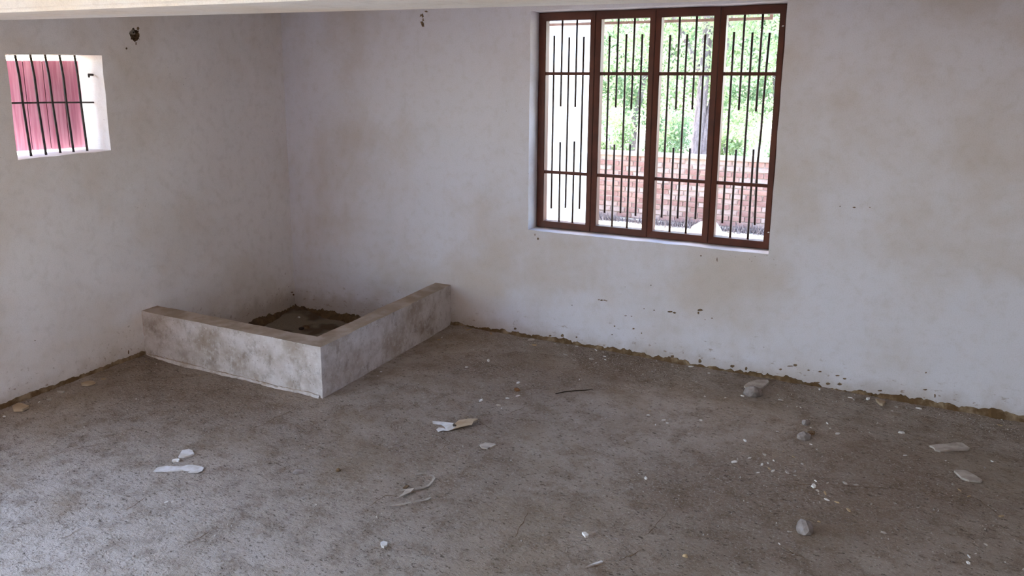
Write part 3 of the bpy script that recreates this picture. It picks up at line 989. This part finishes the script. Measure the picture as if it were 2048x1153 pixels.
# sunshade slab over the big window, seen as a thin strip at the window head
sunshade = tag(obj('sunshade', bevel(boxm(1.2, 4.5, TH + .001, .78, 2.36, 2.44), .004), 'extwall'), 'concrete sunshade slab outside over the barred window', 'sunshade')
obj('drip_edge', boxm(1.98, 3.69, .74, .76, 2.287, 2.307), 'brick_c', sunshade)
for x_ in (1.99, 3.68):
    obj('bracket', boxm(x_ - .01, x_ + .01, .74, .76, 2.305, 2.365), 'brick_c', sunshade)

# tall white screen wall at the left of the view
screen = tag(empty('screen_wall', (0.0, 2.7, GZ)), 'tall white wall seen through the leftmost casement', 'wall')
obj('panel', boxm(-3.6, 1.70, 2.6, 2.75, GZ - .1, 3.2), 'extwall', screen)
obj('coping', boxm(-3.65, 1.73, 2.56, 2.79, 3.2, 3.28), 'extwall', screen)

# brick boundary wall, brick by brick where it can be seen through the window
BY = 7.5
bw = tag(empty('brick_wall', (2.0, BY, GZ)), 'low weathered brick boundary wall beyond the barred window', 'brick wall')
obj('core', boxm(-6, 11, BY + .02, BY + .22, GZ - .1, .56), 'joint', bw)
bl, bh, gap = .228, .074, .012
bricks = []
for mt in ('brick_a', 'brick_b', 'brick_c'):
    for k in range(2):
        bm = bevel(boxm(-bl / 2, bl / 2, 0, .10, 0, bh), .006)
        rnd2 = random.Random(k + len(bricks))
        for q in bm.verts:
            q.co += Vector((rnd2.uniform(-.004, .004), rnd2.uniform(-.004, .004), rnd2.uniform(-.003, .003)))
        me = bpy.data.meshes.new('brick')
        bm.to_mesh(me)
        bm.free()
        me.materials.append(M[mt])
        bricks.append(me)
rnd = random.Random(77)
rest = bmesh.new()
ncourse = 12
for r in range(ncourse):
    z = GZ + .02 + r * (bh + gap)
    k = -26
    while True:
        x = k * (bl + gap) + (0 if r % 2 else (bl + gap) / 2)
        k += 1
        if x > 10.8:
            break
        y = BY + rnd.uniform(-.008, .010)
        if -1.2 < x < 4.3:
            if rnd.random() < .025:
                continue
            o = bpy.data.objects.new('brick', rnd.choice(bricks))
            col.objects.link(o)
            o.parent = bw
            o.matrix_parent_inverse = bw.matrix_world.inverted()
            o.location = (x, y, z)
            o.rotation_euler = (0, rnd.uniform(-.012, .012), rnd.uniform(-.02, .02))
        else:
            box(rest, x - bl / 2, x + bl / 2, y, y + .1, z, z + bh)
ro = obj('far_bricks', rest, 'brick_a', bw)
ro['kind'] = 'stuff'
bm = boxm(-6, 11, BY - .03, BY + .26, .54, .60)
obj('coping', bevel(bm, .012), 'joint', bw)

# one pale boulder in front of the brick wall
tag(rock('boulder', (2.18, BY - 1.1, GZ - .03), .24, .18, .26, 'joint', 70), 'pale boulder on the ground in front of the brick wall', 'stone')
# dry weeds along the foot of the brick wall
bm = bmesh.new()
rnd = random.Random(31)
for k in range(5200):
    x = rnd.uniform(-1.5, 5)
    p = Vector((x, BY - .22 - abs(rnd.gauss(0, .09)), GZ))
    h = rnd.uniform(.05, .20) * (0.8 + .6 * noise.noise(Vector((x * 2, 0, 0))))
    d = Vector((rnd.gauss(0, .4), -abs(rnd.gauss(0, .3)), 1)) * h
    s_ = Vector((rnd.uniform(-1, 1), rnd.uniform(-1, 1), 0)).normalized() * .006
    bm.faces.new([bm.verts.new(p - s_), bm.verts.new(p + s_), bm.verts.new(p + d)])
we = tag(obj('weeds', bm, 'bark'), 'dry grey weeds along the foot of the brick wall', 'weeds')
we['kind'] = 'stuff'


def tree(name, base, trunks, crowns, mat, seed, leaves, label, lsize=.09, cat='tree', group=None):
    t = tag(empty(name, base), label, cat, group)
    bm = bmesh.new()
    for pts, rads in trunks:
        tube(bm, [Vector(base) + Vector(p) for p in pts], rads, 12)
    obj('trunk', bm, 'bark', t, smooth=True)
    rnd = random.Random(seed)
    bm = bmesh.new()
    tot = sum(c[3] ** 2 for c in crowns)
    for (cx_, cy_, cz_, R_) in crowns:
        for k in range(int(leaves * R_ ** 2 / tot)):
            d = Vector((rnd.gauss(0, 1), rnd.gauss(0, 1), rnd.gauss(0, 1))).normalized()
            p = Vector(base) + Vector((cx_, cy_, cz_)) + d * R_ * rnd.uniform(.45, 1.05)
            if noise.noise(p * 1.6 + Vector((seed, 0, 0))) < -.12:
                continue
            a = Vector((rnd.gauss(0, 1), rnd.gauss(0, 1), rnd.gauss(0, 1) - .3)).normalized()
            b = a.orthogonal().normalized()
            if rnd.random() < .5:
                b = a.cross(b)
            L = lsize * rnd.uniform(.6, 1.3)
            vs = [bm.verts.new(p - a * L * .5), bm.verts.new(p + b * L * .24), bm.verts.new(p + a * L * .5), bm.verts.new(p - b * L * .24)]
            bm.faces.new(vs)
    f = obj('foliage', bm, mat, t)
    f['kind'] = 'stuff'
    return t


tp = on_y(1392, 312, 9.4)
tree('neem_tree', (tp.x, 9.4, GZ), [([(0, 0, 0), (0.02, 0, 1.2), (.05, .05, 2.2), (0.07, .1, 3.4), (.2, .2, 5.5), (.2, .2, 7)], [.13, .11, .09, .085, .07, .03]),
                                    ([(.05, .05, 0.1), (.12, .05, 1.1), (.28, .1, 2.0), (.36, .1, 3.0), (.6, 0, 4.8), (1.2, 0, 6)], [.12, .12, .10, .09, .07, .03]),
                                    ([(.03, 0, 2.3), (-.5, .3, 3.2), (-1.2, .5, 4.2)], [.05, .04, .03])],
     [(0, 0, 4.9, 2.0), (-1.7, .4, 3.4, 1.4), (1.5, .4, 3.4, 1.4), (-.4, -.6, 3.0, 1.1), (.9, -.4, 2.6, .9), (-2.4, .6, 2.0, 1.0), (1.9, .3, 2.0, .8), (0, -.6, 6.6, 2.2), (2.6, -.2, 5.6, 2.0), (-2.6, -.2, 5.6, 2.0), (-.9, .5, 1.5, .55), (.75, .8, 1.4, .5)], 'leaf_a', 5, 52000, 'forked grey-trunked tree standing right behind the brick wall')
tp = on_y(1262, 300, 14.8)
tree('leaning_tree', (tp.x, 14.8, GZ), [([(0, 0, 0), (.05, 0, 1.0), (.25, 0, 2.1), (.6, 0, 3.2)], [.10, .09, .07, .04])],
     [(0.2, 0, 3.4, 1.6), (-1.3, .3, 2.6, 1.3), (1.2, 0, 4.2, 1.4), (-.6, 0, 1.5, .9), (.9, .2, 1.2, .7)], 'leaf_b', 9, 20000, 'leaning leafy tree farther back, seen through the second casement', .13)
tp = on_y(1545, 300, 17.6)
tree('bushy_tree', (tp.x, 17.6, GZ), [([(0, 0, 0), (.05, 0, 1.2), (-.1, 0, 2.4), (.1, 0, 3.6)], [.09, .08, .07, .04])],
     [(0, 0, 2.6, 1.4), (1.1, .2, 2.3, 1.1), (-1.0, .2, 3.6, 1.2), (.5, 0, 4.6, 1.5), (1.6, .5, 3.7, 1.4), (-.9, 0, 1.4, .7)], 'leaf_b', 13, 20000, 'bushy bright green tree seen through the rightmost casement', .14)
tp = on_y(1340, 290, 22.4)
tree('background_tree', (tp.x, 22.4, GZ), [([(0, 0, 0), (.05, 0, 1.6), (-.1, 0, 3.4)], [.16, .13, .08])],
     [(0, 0, 2.2, 1.7), (2.2, .2, 1.9, 1.6), (-2.2, .2, 2.2, 1.7), (.6, 0, 4.4, 1.9), (3.8, .5, 3.2, 1.9), (-4.0, .3, 3.0, 1.9), (-2.4, 0, 5.0, 1.8), (3.2, 0, 5.6, 1.9)], 'leaf_a', 23, 26000, 'hazy light green tree mass behind all other trees', .22)
for k, x in enumerate((-1.3, 0.0, 1.25, 2.55, 3.9)):
    tree('shrub', (x, 12.35, GZ), [([(0, 0, 0), (.02, 0, .5), (-.03, 0, .9)], [.03, .025, .015]), ([(.05, 0, 0), (.2, .05, .5), (.3, 0, .9)], [.025, .02, .012])],
         [(0, 0, .75, .52), (.1, 0, 1.15 + .1 * (k % 2), .42), (-.2, 0, .5, .4)], 'leaf_b' if k % 2 else 'leaf_a', 50 + k, 3200, 'pale green shrub in the row growing behind the brick wall', .10, 'shrub', 'shrubs behind the brick wall')
